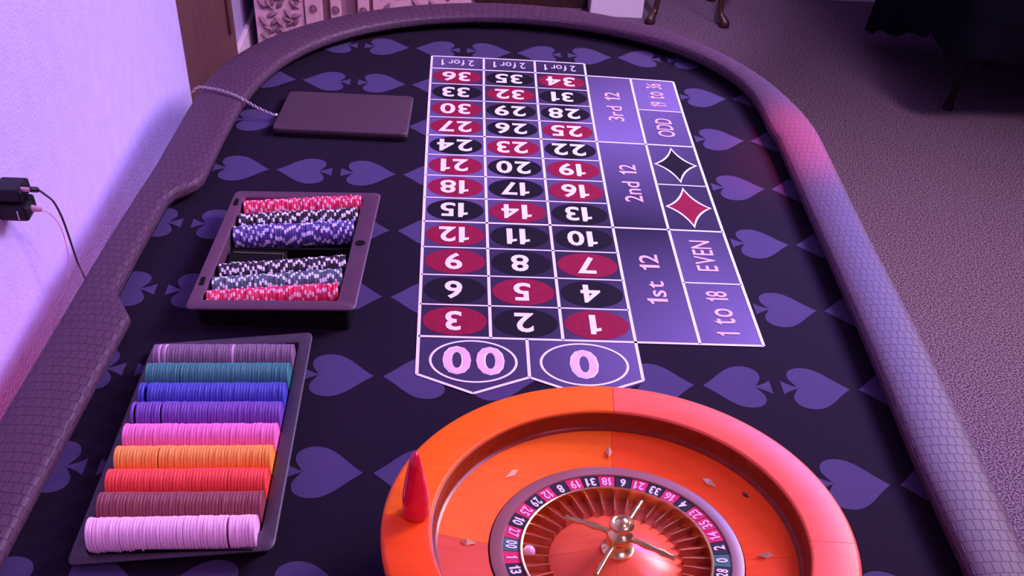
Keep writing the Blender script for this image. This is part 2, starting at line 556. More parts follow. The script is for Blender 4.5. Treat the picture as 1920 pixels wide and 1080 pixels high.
# piping along the inner lower edge of the rail
pip = []
for (o, i) in stations:
    pip.append((i[0] + (o[0] - i[0]) * 0.02, i[1] + (o[1] - i[1]) * 0.02, 0.0285))
link('piping', tube_me('piping', pip, 0.0014, 6, closed=True), M['vinyl'], rail)
# cloth bed
bed = [(i[0] + (o[0] - i[0]) * 0.48, i[1] + (o[1] - i[1]) * 0.48) for o, i in stations]
vs = [(x, y, 0.0) for x, y in bed] + [(x, y, -0.03) for x, y in bed]
fs = [tuple(range(NS)), tuple(NS + q for q in reversed(range(NS)))] + [(q, NS + q, NS + (q + 1) % NS, (q + 1) % NS) for q in range(NS)]
felt = link('felt', fix_normals(mesh('felt', vs, fs)), M['felt'], TAB)
felt['label'] = 'black cloth printed with violet spades and a betting layout'
apr = [(o[0] + (i[0] - o[0]) * 0.3, o[1] + (i[1] - o[1]) * 0.3) for o, i in stations]
vs = [(x, y, -0.025) for x, y in apr] + [(x, y, -0.10) for x, y in apr]
link('apron', fix_normals(mesh('apron', vs, [tuple(range(NS)), tuple(NS + q for q in reversed(range(NS)))] + [(q, NS + q, NS + (q + 1) % NS, (q + 1) % NS) for q in range(NS)])), M['drape'], TAB)
for lx, ly in ((-0.36, 0.75), (0.62, 0.75), (-0.40, -0.75), (0.60, -0.75)):
    link('leg', tube_me('leg', [(lx, ly, -0.10), (lx, ly, -T)], [0.025, 0.02], 12), M['device'], TAB)

# spade print -------------------------------------------------------
half = [(0.033, 0), (0.0275, 0.010), (0.0225, 0.020), (0.0215, 0.030), (0.0245, 0.040), (0.033, 0.0480), (0.045, 0.0515), (0.058, 0.0500), (0.070, 0.0435), (0.082, 0.0325), (0.094, 0.019), (0.104, 0.0085), (0.113, 0)]
hs = [(p.x, p.y) for p in smooth_pts([(x, y, 0) for x, y in half], 3)]
body = hs + [(x, -y) for x, y in hs[1:-1]][::-1]
stem = [(0.0085, 0.0165), (0.018, 0.009), (0.028, 0.0035), (0.0365, 0.0), (0.028, -0.0035), (0.018, -0.009), (0.0085, -0.0165)]
sv = [(x, y, 0) for x, y in body] + [(x, y, 0) for x, y in stem]
smesh = {}
for sgn in (1, -1):
    f1, f2 = list(range(len(body))), list(range(len(body), len(body) + len(stem)))
    vv = [(x * sgn, y, z) for x, y, z in sv]
    me = mesh('spade_print', vv, [tuple(f1), tuple(f2)])
    for p in me.polygons:
        if p.normal.z < 0:
            p.flip()
    me.materials.append(M['spade'])
    smesh[sgn] = me


def inside(x, y, mrg):
    if y < 0.70:
        return np.interp(y, IL[:, 0], IL[:, 1]) - mrg < x < np.interp(y, IR[:, 0], IR[:, 1]) + mrg
    t = math.atan2(y - CY, x - CX)
    return math.hypot(x - CX, y - CY) < ri(max(0, min(PI, t))) + mrg


for kx in range(-2, 5):
    for ky in range(-4, 8):
        for sgn in (1, -1):
            sx, sy = -0.171 + 0.2393 * kx, -0.109 + 0.2155 * ky
            bx = sx + sgn * 0.055
            if not inside(bx, sy, 0.13 if ky == 7 else 0.05):
                continue
            if 0.06 < bx < 0.40 and 0.02 < sy < 1.0:          # under the betting layout
                continue
            if math.hypot(bx - 0.242, sy + 0.573) < 0.19:     # under the wheel
                continue
            if ky < -3:
                continue
            link('spade_print', smesh[sgn], None, felt, (sx, sy, 0.0004))

# betting layout ----------------------------------------------------
WC = np.array([[0.004142595728068001, 0.11135020943799069, -0.0008549771005762995, 0.0006403764659803296, 0.0005797929361534111, -3.811229243166729e-05, 1.517823169768645e-05, 4.158887539643108e-06, -0.00012232870733543035],
               [-0.0030276501614464363, 0.00017338044330521426, 0.09089477456919154, 2.7250491639561197e-05, 0.0005495883155020345, -7.102998779521631e-05, -2.9934835088492784e-05, -6.164622630832001e-06, -0.00010534714920374335]])


def warp(u, v):
    b = np.array([1, u, v, u * u, u * v, v * v, u * v * v, v ** 3, u * u * v])
    return WC @ b


WD, WO, HZ, H2 = 0.88926, 0.871917, 1.0894, 0.8326
ZC, ZO, ZI, ZL, ZN = 0.0007, 0.0010, 0.0011, 0.0013, 0.0015


def flat(name, uvv, faces, z, m, parent=felt):
    vs = []
    for u, v in uvv:
        x, y = warp(u, v)
        vs.append((x, y, z))
    me = mesh(name, vs, faces)
    bm = bmesh.new()
    bm.from_mesh(me)
    for f in bm.faces:
        if f.normal.z < 0:
            f.normal_flip()
    bm.to_mesh(me)
    bm.free()
    return link(name, me, m, parent)


def grid_cell(name, u0, u1, v0, v1, cols, nu=4, nv=4):
    """cell with a printed gradient; cols = brightness at (u0v0, u1v0, u0v1, u1v1)"""
    uvv, fac, cc = [], [], []
    for j in range(nv + 1):
        for i in range(nu + 1):
            s, t = i / nu, j / nv
            uvv.append((u0 + (u1 - u0) * s, v0 + (v1 - v0) * t))
            cc.append((cols[0] * (1 - s) + cols[1] * s) * (1 - t) + (cols[2] * (1 - s) + cols[3] * s) * t)
    for j in range(nv):
        for i in range(nu):
            a = j * (nu + 1) + i
            fac.append((a, a + 1, a + nu + 2, a + nu + 1))
    o = flat(name, uvv, fac, ZC, M['gradient'])
    paint(o, cc)
    return o


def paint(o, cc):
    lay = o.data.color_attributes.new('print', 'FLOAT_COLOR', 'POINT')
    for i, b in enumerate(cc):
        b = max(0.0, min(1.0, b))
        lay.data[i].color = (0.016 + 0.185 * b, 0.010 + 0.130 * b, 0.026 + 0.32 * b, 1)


def strip(u0, v0, u1, v1, wdt, name='layout_line', z=ZL, n=6, m=None, m_asp=0.79):
    """a printed line; wdt in metres"""
    pts = [warp(u0 + (u1 - u0) * t, v0 + (v1 - v0) * t) for t in np.linspace(0, 1, n)]
    d = pts[-1] - pts[0]
    d = d / np.linalg.norm(d)
    nn = np.array([-d[1], d[0]]) * wdt / 2
    vs = [(*(p + nn), z) for p in pts] + [(*(p - nn), z) for p in pts]
    me = mesh(name, vs, [(n + i, n + i + 1, i + 1, i) for i in range(n - 1)])
    return link(name, me, m or M['line'], felt)


def oval(name, uc, vc, ru, rv, z, m, n=36):
    return flat(name, [(uc + ru * math.cos(a), vc + rv * math.sin(a)) for a in np.linspace(0, 2 * PI, n, endpoint=False)], [tuple(range(n))], z, m)


def oval_ring(name, uc, vc, ru, rv, tu, z, m, n=48):
    uvv = [(uc + ru * math.cos(a), vc + rv * math.sin(a)) for a in np.linspace(0, 2 * PI, n, endpoint=False)]
    uvv += [(uc + (ru - tu) * math.cos(a), vc + (rv - tu * 1.2) * math.sin(a)) for a in np.linspace(0, 2 * PI, n, endpoint=False)]
    return flat(name, uvv, [(i, (i + 1) % n, n + (i + 1) % n, n + i) for i in range(n)], z, m)


def numeral(s, uc, vc, wu, hv, m, mode='flip', offset=0.03, z=ZN, name='numeral', slant=0.0):
    V, F, asp = text_mesh(s, offset)
    uvv = []
    for x, y in V:
        x = x + slant * y
        if mode == 'flip':                 # reads from the far end
            uvv.append((uc - x * wu, vc - y * hv))
        else:                              # reads along the table, letters' tops toward the numbers
            uvv.append((uc - y * wu, vc + x * hv))
    return flat(name, uvv, F, z, m)


REDS = {1, 3, 5, 7, 9, 12, 14, 16, 18, 19, 21, 23, 25, 27, 30, 32, 34, 36}
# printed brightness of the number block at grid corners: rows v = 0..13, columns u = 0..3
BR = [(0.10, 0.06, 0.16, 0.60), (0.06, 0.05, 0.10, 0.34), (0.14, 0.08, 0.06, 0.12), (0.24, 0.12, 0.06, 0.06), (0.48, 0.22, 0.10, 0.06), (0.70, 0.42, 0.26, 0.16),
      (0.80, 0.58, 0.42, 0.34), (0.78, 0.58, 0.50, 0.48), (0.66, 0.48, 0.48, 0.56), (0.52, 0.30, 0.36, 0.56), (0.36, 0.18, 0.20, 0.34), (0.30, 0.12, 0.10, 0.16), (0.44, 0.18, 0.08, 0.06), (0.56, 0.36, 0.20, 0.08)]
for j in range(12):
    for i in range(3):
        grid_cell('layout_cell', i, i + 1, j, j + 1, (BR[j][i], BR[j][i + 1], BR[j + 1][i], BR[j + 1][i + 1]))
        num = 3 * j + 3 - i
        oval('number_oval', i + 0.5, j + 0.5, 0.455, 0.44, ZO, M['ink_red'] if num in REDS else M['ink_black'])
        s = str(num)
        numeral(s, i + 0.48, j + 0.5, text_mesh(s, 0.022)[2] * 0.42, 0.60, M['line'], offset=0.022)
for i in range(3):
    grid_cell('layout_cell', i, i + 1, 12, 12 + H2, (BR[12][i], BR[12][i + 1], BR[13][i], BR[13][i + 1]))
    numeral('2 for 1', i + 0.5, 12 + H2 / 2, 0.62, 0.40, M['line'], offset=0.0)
# zero boxes
TIP = 1.56


def zero_box(u0, u1, b0, b1):
    um = (u0 + u1) / 2
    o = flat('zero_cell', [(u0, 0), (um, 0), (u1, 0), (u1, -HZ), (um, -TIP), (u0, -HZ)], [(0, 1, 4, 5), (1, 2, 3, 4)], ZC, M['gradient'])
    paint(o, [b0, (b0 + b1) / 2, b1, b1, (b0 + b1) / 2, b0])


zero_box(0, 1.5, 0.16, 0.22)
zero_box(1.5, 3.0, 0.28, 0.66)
for uc in (0.755, 2.25):
    oval_ring('zero_ring', uc, -0.68, 0.60, 0.60, 0.035, ZL, M['line'])
numeral('00', 0.76, -0.66, 0.84, 0.80, M['line'], offset=0.035, z=ZI, name='numeral_edge')
numeral('0', 2.25, -0.68, 0.39, 0.82, M['line'], offset=0.035, z=ZI, name='numeral_edge')
numeral('00', 0.76, -0.66, 0.80, 0.75, M['pale_pink'], offset=0.015)
numeral('0', 2.25, -0.68, 0.35, 0.77, M['pale_pink'], offset=0.015)
# side boxes
U3, U4, U5 = 3.0, 3.0 + WD, 3.0 + WD + WO
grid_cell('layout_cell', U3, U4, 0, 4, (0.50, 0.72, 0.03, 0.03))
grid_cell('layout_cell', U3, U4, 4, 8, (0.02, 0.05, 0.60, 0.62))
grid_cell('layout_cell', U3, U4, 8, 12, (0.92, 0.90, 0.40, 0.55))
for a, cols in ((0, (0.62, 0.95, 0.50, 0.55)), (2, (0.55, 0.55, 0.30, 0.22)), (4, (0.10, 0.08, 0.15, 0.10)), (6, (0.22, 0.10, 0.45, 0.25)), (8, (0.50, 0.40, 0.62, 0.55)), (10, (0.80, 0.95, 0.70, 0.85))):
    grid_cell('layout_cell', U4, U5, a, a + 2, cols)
UD, UO = (U3 + U4) / 2, (U4 + U5) / 2


def lettering(s, uc, vc, wu, hv, m):
    """words along the table, each word its own piece"""
    words = s.split()
    ws = [text_mesh(w_, 0.008)[2] for w_ in words]
    gap = 0.75
    unit = hv / (sum(ws) + gap * (len(ws) - 1))
    v = vc - hv / 2
    for w_, q in zip(words, ws):
        numeral(w_, uc, v + q * unit / 2, wu, q * unit, m, 'side', 0.008, name='lettering')
        v += (q + gap) * unit


for s, v in (('1st 12', 2.1), ('2nd 12', 6.0), ('3rd 12', 10.1)):
    lettering(s, UD, v, 0.30, 1.75, M['pale_pink'])
for s, v, ln in (('1 to 18', 1.0, 1.45), ('EVEN', 3.02, 1.15), ('ODD', 9.0, 1.05), ('19 to 36', 11.0, 1.5)):
    lettering(s, UO, v, 0.32, ln, M['pale_pink'])
for v, m in ((5.0, M['ink_red']), (7.0, M['ink_black'])):
    ring_o, ring_i = [], []
    for q in range(4):
        a0, a1 = PI / 2 * q, PI / 2 * (q + 1)
        p0, p1 = np.array([math.cos(a0), math.sin(a0)]), np.array([math.cos(a1), math.sin(a1)])
        mid = (p0 + p1) * 0.29
        for t in np.linspace(0, 1, 9)[:-1]:
            pp = (1 - t) ** 2 * p0 + 2 * t * (1 - t) * mid + t * t * p1
            ring_o.append((UO + pp[0] * 0.385, v + pp[1] * 0.90))
            ring_i.append((UO + pp[0] * 0.335, v + pp[1] * 0.77))
    nn = len(ring_o)
    flat('diamond_edge', ring_o + ring_i, [(i, (i + 1) % nn, nn + (i + 1) % nn, nn + i) for i in range(nn)], ZL, M['line'])
    flat('diamond', ring_i, [tuple(range(nn))], ZO, m)
# printed lines
LW, LT = 0.0050, 0.0036
for u in (0, 1, 2, 3):
    strip(u, 0 if u in (1, 2) else -HZ, u, 12 + H2, LW, n=14)
for v in range(0, 13):
    strip(0, v, 3, v, LT if v % 4 else LW, n=8)
strip(0, 12 + H2, 3, 12 + H2, LW, n=8)
strip(1.5, 0, 1.5, -HZ, LW)
for a, b in ((0, 0.75), (0.75, 1.5), (1.5, 2.25), (2.25, 3.0)):
    if a in (0, 1.5):
        strip(a, -HZ, b, -TIP, LW)
    else:
        strip(a, -TIP, b, -HZ, LW)
for u in (U4, U5):
    strip(u, 0, u, 12, LW, n=14)
for v in (0, 4, 8, 12):
    strip(U3, v, U5, v, LW, n=8)
for v in (2, 6, 10):
    strip(U4, v, U5, v, LT, n=5)

# ------------------------------------------------------------------ roulette wheel
WX, WY = 0.2424, -0.5733
RT = 0.149
wheel = thing('roulette', 'orange stained wooden roulette wheel with brass turret at the near end', 'roulette wheel', (WX, WY, T))
A0 = math.radians(-3.5)
GAP = 0.0012
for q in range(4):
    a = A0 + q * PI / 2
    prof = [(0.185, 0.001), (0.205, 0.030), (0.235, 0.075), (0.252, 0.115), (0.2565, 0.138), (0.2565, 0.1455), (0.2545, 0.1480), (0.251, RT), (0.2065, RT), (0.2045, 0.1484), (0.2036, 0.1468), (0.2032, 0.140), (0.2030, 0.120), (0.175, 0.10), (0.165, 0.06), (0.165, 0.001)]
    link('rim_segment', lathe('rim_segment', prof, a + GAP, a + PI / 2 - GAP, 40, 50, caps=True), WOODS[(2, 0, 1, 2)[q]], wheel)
    prof = [(0.2028, 0.1275), (0.2005, 0.1245), (0.196, 0.1235), (0.172, 0.1190), (0.1415, 0.1135), (0.1415, 0.105), (0.17, 0.100), (0.2034, 0.108)]
    link('apron_segment', lathe('apron_segment', prof, a + GAP, a + PI / 2 - GAP, 40, 40, caps=True), WOODS[(1, 0, 3, 1)[q]], wheel)
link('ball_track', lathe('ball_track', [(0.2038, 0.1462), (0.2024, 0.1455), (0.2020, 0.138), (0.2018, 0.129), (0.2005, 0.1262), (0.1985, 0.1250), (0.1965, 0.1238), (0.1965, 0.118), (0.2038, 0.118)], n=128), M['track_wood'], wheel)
# diamond deflectors, radial and tangential in turn
dv = [(0.011, 0, 0), (0, 0.0045, 0), (-0.011, 0, 0), (0, -0.0045, 0), (0, 0, 0.0055), (0, 0, -0.003)]
df = [(0, 1, 4), (1, 2, 4), (2, 3, 4), (3, 0, 4), (1, 0, 5), (2, 1, 5), (3, 2, 5), (0, 3, 5)]
dme = mesh('deflector', dv, df)
dme.materials.append(M['soft_brass'])
for q in range(8):
    a = A0 + math.radians(1.5) + q * PI / 4
    o = link('deflector', dme, None, wheel, (0.1650 * math.cos(a), 0.1650 * math.sin(a), 0.1180))
    o.rotation_euler = (0, 0, a if q % 2 == 0 else a + PI / 2)
    o['label'] = 'brass diamond deflector'
dk = mesh('dark_diamond_mark', [(x * 0.9, y * 0.9, 0.0012 if z > 0 else -0.001) for x, y, z in dv], df)  # small dark diamond-shaped mark on the apron
o = link('dark_diamond_mark', dk, M['dark_wood'], wheel, (0.1825 * math.cos(math.radians(29.3)), 0.1825 * math.sin(math.radians(29.3)), 0.1212))
o.rotation_euler = (0, 0, math.radians(119))
# rotor
link('rotor_ring', lathe('rotor_ring', [(0.1400, 0.108), (0.1400, 0.1150), (0.1385, 0.1158), (0.1265, 0.1148), (0.1255, 0.1130), (0.1255, 0.108)], n=128), M['ring_wood'], wheel)
link('brass_ring', lathe('brass_ring', [(0.1067, 0.1105), (0.1067, 0.1137), (0.1055, 0.1144), (0.1040, 0.1137), (0.1035, 0.1105), (0.1033, 0.094)], n=128), M['brass'], wheel)
link('pocket_floor', lathe('pocket_floor', [(0.1045, 0.094), (0.0745, 0.0945), (0.0745, 0.090)], n=96), M['pocket_wood'], wheel)
NUMS = ['0', '28', '9', '26', '30', '11', '7', '20', '32', '17', '5', '22', '34', '15', '3', '24', '36', '13', '1', '00', '27', '10', '25', '29', '12', '8', '19', '31', '18', '6', '21', '33', '16', '4', '23', '35', '14', '2']
TRED = {27, 25, 12, 19, 18, 21, 16, 23, 14, 35, 9, 30, 7, 32, 5, 34, 3, 36, 1}
PIT = 2 * PI / 38
t0 = math.radians(-4.6)
tile_prof = [(0.1067, 0.1115), (0.1255, 0.1130), (0.1255, 0.108), (0.1067, 0.108)]
tile_me = {}
for c in ('black', 'red', 'green'):
    tm = lathe('number_tile', tile_prof, -PIT / 2 + 0.004, PIT / 2 - 0.004, 5, 40, caps=True)
    tm.materials.append(M['tile_' + c])
    tile_me[c] = tm
fret_me = box_me('fret', 0.0745, 0.1035, -0.0010, 0.0010, 0.093, 0.1065, 0.0004, 1)
fret_me.materials.append(M['fret'])
for idx, s in enumerate(NUMS):
    a = t0 - idx * PIT
    col = 'green' if s in ('0', '00') else ('red' if int(s) in TRED else 'black')
    tile = link('number_tile', tile_me[col], None, wheel)
    tile.rotation_euler = (0, 0, a)
    V, F, asp = text_mesh(s, 0.03)
    hw = 0.0128 * asp * 0.80 if len(s) == 1 else 0.0120
    vv = []
    for x, y in V:
        r = 0.1161 - y * 0.0128
        vv.append((r, -x * hw * -1.0, 0.1130 + (r - 0.1161) * 0.08 - 0.0002))
    nme = mesh('numeral', vv, F)
    bm = bmesh.new()
    bm.from_mesh(nme)
    for f in bm.faces:
        if f.normal.z < 0:
            f.normal_flip()
    bm.to_mesh(nme)
    bm.free()
    link('numeral', nme, M['tile_text_pink'] if col == 'red' else M['tile_text'], tile)
    fr = link('fret', fret_me, None, wheel)
    fr.rotation_euler = (0, 0, a + PIT / 2)
for q in range(4):
    a = math.radians(85) + q * PI / 2
    prof = [(0.0745, 0.091), (0.0745, 0.0975), (0.0735, 0.0985), (0.045, 0.1075), (0.022, 0.1165), (0.0, 0.1185), (0.0, 0.091)]
    link('cone_segment', lathe('cone_segment', prof, a + 0.004, a + PI / 2 - 0.004, 24, 50, caps=True), M['cone_wood'], wheel)
# brass turret and its four arms
tp = [(0.0175, 0.1165), (0.0180, 0.1195), (0.0120, 0.1225), (0.0095, 0.127), (0.0100, 0.131), (0.0135, 0.134), (0.0150, 0.139), (0.0135, 0.1435), (0.0090, 0.1455), (0.0080, 0.1480), (0.0110, 0.1505), (0.0138, 0.1545), (0.0135, 0.158), (0.0105, 0.1600), (0.0085, 0.1590), (0.0070, 0.1600), (0.0045, 0.1625), (0.0, 0.1632)]
turret = link('turret', lathe('turret', tp, n=40, auto=60), M['brass'], wheel)
arm_pts = [(0.010, 0.1390), (0.022, 0.1390), (0.030, 0.1385), (0.042, 0.1378), (0.050, 0.1370), (0.058, 0.1362), (0.064, 0.1357)]
arm_r = [0.0035, 0.0030, 0.0042, 0.0028, 0.0040, 0.0028, 0.0036]
for q in range(4):
    a = math.radians(62) + q * PI / 2
    arm = link('arm', tube_me('arm', [(r * math.cos(a), r * math.sin(a), z) for r, z in arm_pts], arm_r, 12), M['brass'], turret)
# ball in its pocket
ballme = bpy.data.meshes.new('roulette_ball')
bm = bmesh.new()
bmesh.ops.create_uvsphere(bm, u_segments=28, v_segments=18, radius=0.0072)
for f in bm.faces:
    f.smooth = True
bm.to_mesh(ballme)
bm.free()
rb, ab = 0.0962, t0 - 19 * PIT - 0.02
tag(link('roulette_ball', ballme, M['ball'], None, (WX + rb * math.cos(ab), WY + rb * math.sin(ab), T + 0.0945 + 0.0072)), 'small pale pink ball resting in a pocket of the wheel beside 00', 'ball')
# win marker on the rim
pm = [(0.0, 0.0), (0.0130, 0.0), (0.0152, 0.0022), (0.0155, 0.007), (0.0146, 0.012), (0.0148, 0.016), (0.0146, 0.024), (0.0132, 0.036), (0.0110, 0.050), (0.0080, 0.066), (0.0055, 0.077), (0.0036, 0.0825), (0.0018, 0.0845), (0.0, 0.085)]
mk = link('win_marker', lathe('win_marker', pm, n=40, auto=50), M['acrylic'], None, (0.0225, -0.556, T + RT))
tag(mk, 'red translucent acrylic marker cone standing on the wheel rim', 'marker')

# ------------------------------------------------------------------ chips
CR = 0.0213
PITCH = 0.0039


def bez(c, s, t):
    """bilinear point of four corners TL TR BR BL; s across, t from top to bottom"""
    TL, TR, BR_, BL = [np.array(x) for x in c]
    return (TL * (1 - s) + TR * s) * (1 - t) + (BL * (1 - s) + BR_ * s) * t


def chip_mesh(name, mats, spots=False, CR=CR):
    n = 36
    hx = PITCH * 0.46
    prof = [(CR - 0.0032, hx * 0.80), (CR - 0.0030, hx), (CR - 0.0006, hx), (CR, hx - 0.0006), (CR, -hx + 0.0006), (CR - 0.0006, -hx), (CR - 0.0030, -hx), (CR - 0.0032, -hx * 0.80)]
    vs, fs = [], []
    k = len(prof)
    for i in range(n):
        a = 2 * PI * i / n
        for r, x in prof:
            vs.append((x, r * math.cos(a), r * math.sin(a)))
    mi = []
    for i in range(n):
        j = (i + 1) % n
        for q in range(k - 1):
            fs.append((i * k + q, i * k + q + 1, j * k + q + 1, j * k + q))
            mi.append(1 if spots and (i % 6) < 2 and 1 <= q <= 5 else 0)
    fs.append(tuple(i * k for i in range(n)))
    mi.append(0)
    fs.append(tuple(i * k + k - 1 for i in reversed(range(n))))
    mi.append(0)
    me = mesh(name, vs, fs)
    for m_ in mats:
        me.materials.append(m_)
    for p, q in zip(me.polygons, mi):
        p.material_index = q
    fix_normals(me)
    bm = bmesh.new()
    bm.from_mesh(me)
    for f in bm.faces:
        f.smooth = True
    for e in bm.edges:
        e.smooth = not (len(e.link_faces) == 2 and e.calc_face_angle(0) > math.radians(30))
    bm.to_mesh(me)
    bm.free()
    return me


def chip_row(name, me, p0, p1, label, group, cat='chip', count=None, odd=None, jit=0.0005, lean=0.0, gaps=()):
    """chips standing on edge from p0 to p1"""
    p0, p1 = Vector(p0), Vector(p1)
    d = p1 - p0
    cnt = count or int(d.length / PITCH)
    rz, ry = math.atan2(d.y, d.x), -math.asin(d.z / d.length)
    for i in range(cnt):
        src, lab, nm = me, label, name
        if odd and i in odd:
            src, lab, nm = odd[i]
        o = bpy.data.objects.new(nm, src)
        C.objects.link(o)
        room = sum(g for _, g in gaps)
        run = (i + 0.5) / cnt * (d.length - room) + sum(g for k_, g in gaps if i >= k_)
        p = p0 + d * (run / d.length)
        o.location = (p.x, p.y + random.uniform(-jit, jit), p.z + random.uniform(-jit, jit) * 0.8)
        o.rotation_mode = 'XYZ'
        o.rotation_euler = (0, ry + random.uniform(-0.012, 0.012) + lean, rz + random.uniform(-0.012, 0.012))
        o.rotation_euler.rotate_axis('X', random.uniform(0, 2 * PI))
        tag(o, lab, cat, group if lab == label else None)


def chip_mat(name, c, k=1.1, rough=0.5):
    return mat(name, c, rough, tuple(min(1, x * k) for x in c), 60)


# ------------------------------------------------------------------ near tray with nine rows of plain chips
zl, zr = 0.012, 0.032
tc = [(-0.3860, -0.0590, zl), (-0.1505, -0.0445, zr), (-0.1490, -0.4990, zr), (-0.3920, -0.5110, zl)]
tray = thing('chip_tray', 'black plastic nine row tray of plain coloured chips nearest the camera', 'chip tray', (0, 0, T))


def quad_frame(name, corners, s0, s1, t0_, t1_, drop, m, parent, lip=0.004, rnd=0.035, bottom=None):
    """a rectangular frame with an opening s0..s1, t0..t1, walls down by drop on both sides"""
    def loop(a0, a1, b0, b1, r, dz):
        pts = []
        for (cs, ct, st) in ((a1 - r, b0 + r, -PI / 2), (a1 - r, b1 - r, 0), (a0 + r, b1 - r, PI / 2), (a0 + r, b0 + r, PI)):
            for q in range(5):
                an = st + PI / 2 * q / 4
                pts.append((cs + r * math.cos(an), ct + r * math.sin(an)))
        out = []
        for s, t in pts:
            p = bez(corners, s, t)
            out.append((p[0], p[1], max(p[2] + dz, 0.0008)))
        return out
    e = 0.012
    g = 0.045
    loops = [loop(g, 1 - g, g, 1 - g, rnd, -drop), loop(g, 1 - g, g * 0.8, 1 - g * 0.8, rnd, -lip * 1.6), loop(0.004, 0.996, 0.003, 0.997, rnd, -lip * 1.3), loop(0, 1, 0, 1, rnd, -lip * 0.5), loop(e * 0.6, 1 - e * 0.6, e * 0.5, 1 - e * 0.5, rnd, 0.0), loop(s0 - e, s1 + e, t0_ - e * 0.6, t1_ + e * 0.6, rnd * 0.6, 0.0), loop(s0, s1, t0_, t1_, rnd * 0.5, -lip * 0.6), loop(s0, s1, t0_, t1_, rnd * 0.5, -(bottom or drop))]
    k = len(loops[0])
    vs = [v for l in loops for v in l]
    fs = []
    for a in range(len(loops) - 1):
        for i in range(k):
            j = (i + 1) % k
            fs.append((a * k + i, a * k + j, (a + 1) * k + j, (a + 1) * k + i))
    me = fix_normals(mesh(name, vs, fs, auto=40))
    for q, p_ in enumerate(me.polygons):
        p_.material_index = 1 if q < k else 0  # outer walls black: shade under the overhanging lip painted in
    return link(name, me, [m, M['well']], parent)


quad_frame('tray_frame', tc, 0.075, 0.922, 0.050, 0.930, 0.030, M['plastic'], tray)
# nine trough floors under the rows
ROWS = [('grey_chip', 'dull grey mauve', (0.20, 0.115, 0.19), -0.1180), ('green_chip', 'teal green', (0.035, 0.20, 0.19), -0.1635), ('blue_chip', 'royal blue', (0.055, 0.06, 0.42), -0.2095), ('purple_chip', 'purple', (0.17, 0.06, 0.38), -0.2520),
        ('pink_chip', 'hot pink', (0.90, 0.19, 0.48), -0.2985), ('orange_chip', 'orange', (0.96, 0.34, 0.05), -0.3435), ('red_chip', 'bright red', (0.95, 0.06, 0.045), -0.3880), ('brown_chip', 'reddish brown', (0.26, 0.058, 0.070), -0.4310), ('light_pink_chip', 'pale lilac pink', (0.93, 0.54, 0.74), -0.4770)]
AX = 0.0275
for nm, cn, c, y in ROWS:
    pts = []
    vs, fs = [], []
    for ii, x in enumerate((-0.368, -0.1735)):
        zc = AX + (0.004 if ii else -0.002)
        for q in range(9):
            an = PI + PI * q / 8
            vs.append((x, y + (CR + 0.0012) * math.cos(an), max(zc + (CR + 0.0012) * math.sin(an), 0.001)))
    for q in range(8):
        fs.append((q, q + 1, 9 + q + 1, 9 + q))
    link('trough', mesh('trough', vs, fs, auto=60), M['well'], tray)
pale = chip_mesh('pale_chip', [chip_mat('pale_mauve_chip', (0.62, 0.36, 0.55))])
for r, (nm, cn, c, y) in enumerate(ROWS):
    cmesh = chip_mesh(nm, [chip_mat(nm + '_plastic', c)])
    odd = None
    if nm == 'grey_chip':
        odd = {2: (pale, 'pale chip near the left end of the grey row, outer of two', 'pale_chip'), 4: (pale, 'pale chip near the left end of the grey row, inner of two', 'pale_chip'), 28: (pale, 'lone pale chip past the middle of the grey row', 'pale_chip')}
    if nm == 'light_pink_chip':
        p0, p1 = (-0.366, y - 0.004, AX + 0.003), (-0.171, y + 0.004, AX + 0.006)
    else:
        p0, p1 = (-0.366, y - 0.001, AX - 0.001), (-0.170, y + 0.002, AX + 0.004)
    where = ['farthest row', 'second farthest row', 'third farthest row', 'fourth farthest row', 'middle row', 'fourth nearest row', 'third nearest row', 'second nearest row', 'nearest row'][r]
    chip_row(nm, cmesh, (p0[0], p0[1], p0[2] + T), (p1[0], p1[1], p1[2] + T), f'{cn} chip on edge in the {where} of the near tray', f'{cn} chips in the near tray', count=(50, 50, 48, 48, 50, 50, 50, 50, 50)[r], odd=odd, gaps=((), ((12, 0.0010),), ((2, 0.0045),), ((1, 0.0030), (9, 0.0022)), (), ((14, 0.0012),), ((38, 0.0010),), (), ((42, 0.0022),))[r])

# ------------------------------------------------------------------ poker chip case tray further up the table
zl, zr = 0.022, 0.034
cc_ = [(-0.3290, 0.3700, 0.040), (-0.0735, 0.3630, 0.050), (-0.0905, -0.0090, 0.050), (-0.3460, -0.0050, 0.040)]
case = thing('poker_chip_case', 'dark chip case tray holding six rows of spotted poker chips', 'chip case', (0, 0, T))
quad_frame('case_frame', cc_, 0.080, 0.885, 0.055, 0.935, 0.055, M['frame'], case, rnd=0.03)
pts = [bez(cc_, s, t) for s, t in ((0.078, 0.05), (0.89, 0.05), (0.89, 0.94), (0.078, 0.94))]
link('case_floor', mesh('case_floor', [(p[0], p[1], 0.0015) for p in pts], [(3, 2, 1, 0)]), M['well'], case)
# lock hole and hinge slots on the frame
p = bez(cc_, 0.940, 0.475)
o = link('lock_hole', lathe('lock_hole', [(0.0, 0.0006), (0.0060, 0.0006), (0.0075, 0.0012), (0.0085, 0.0004), (0.0085, -0.002)], n=24), M['well'], case, (p[0], p[1], p[2]))
for t in (0.115, 0.80):
    p = bez(cc_, 0.040, t)
    link('hinge_slot', box_me('hinge_slot', -0.005, 0.005, -0.013, 0.013, -0.004, 0.0008, 0.002, 1), M['well'], case, (p[0], p[1], p[2]))
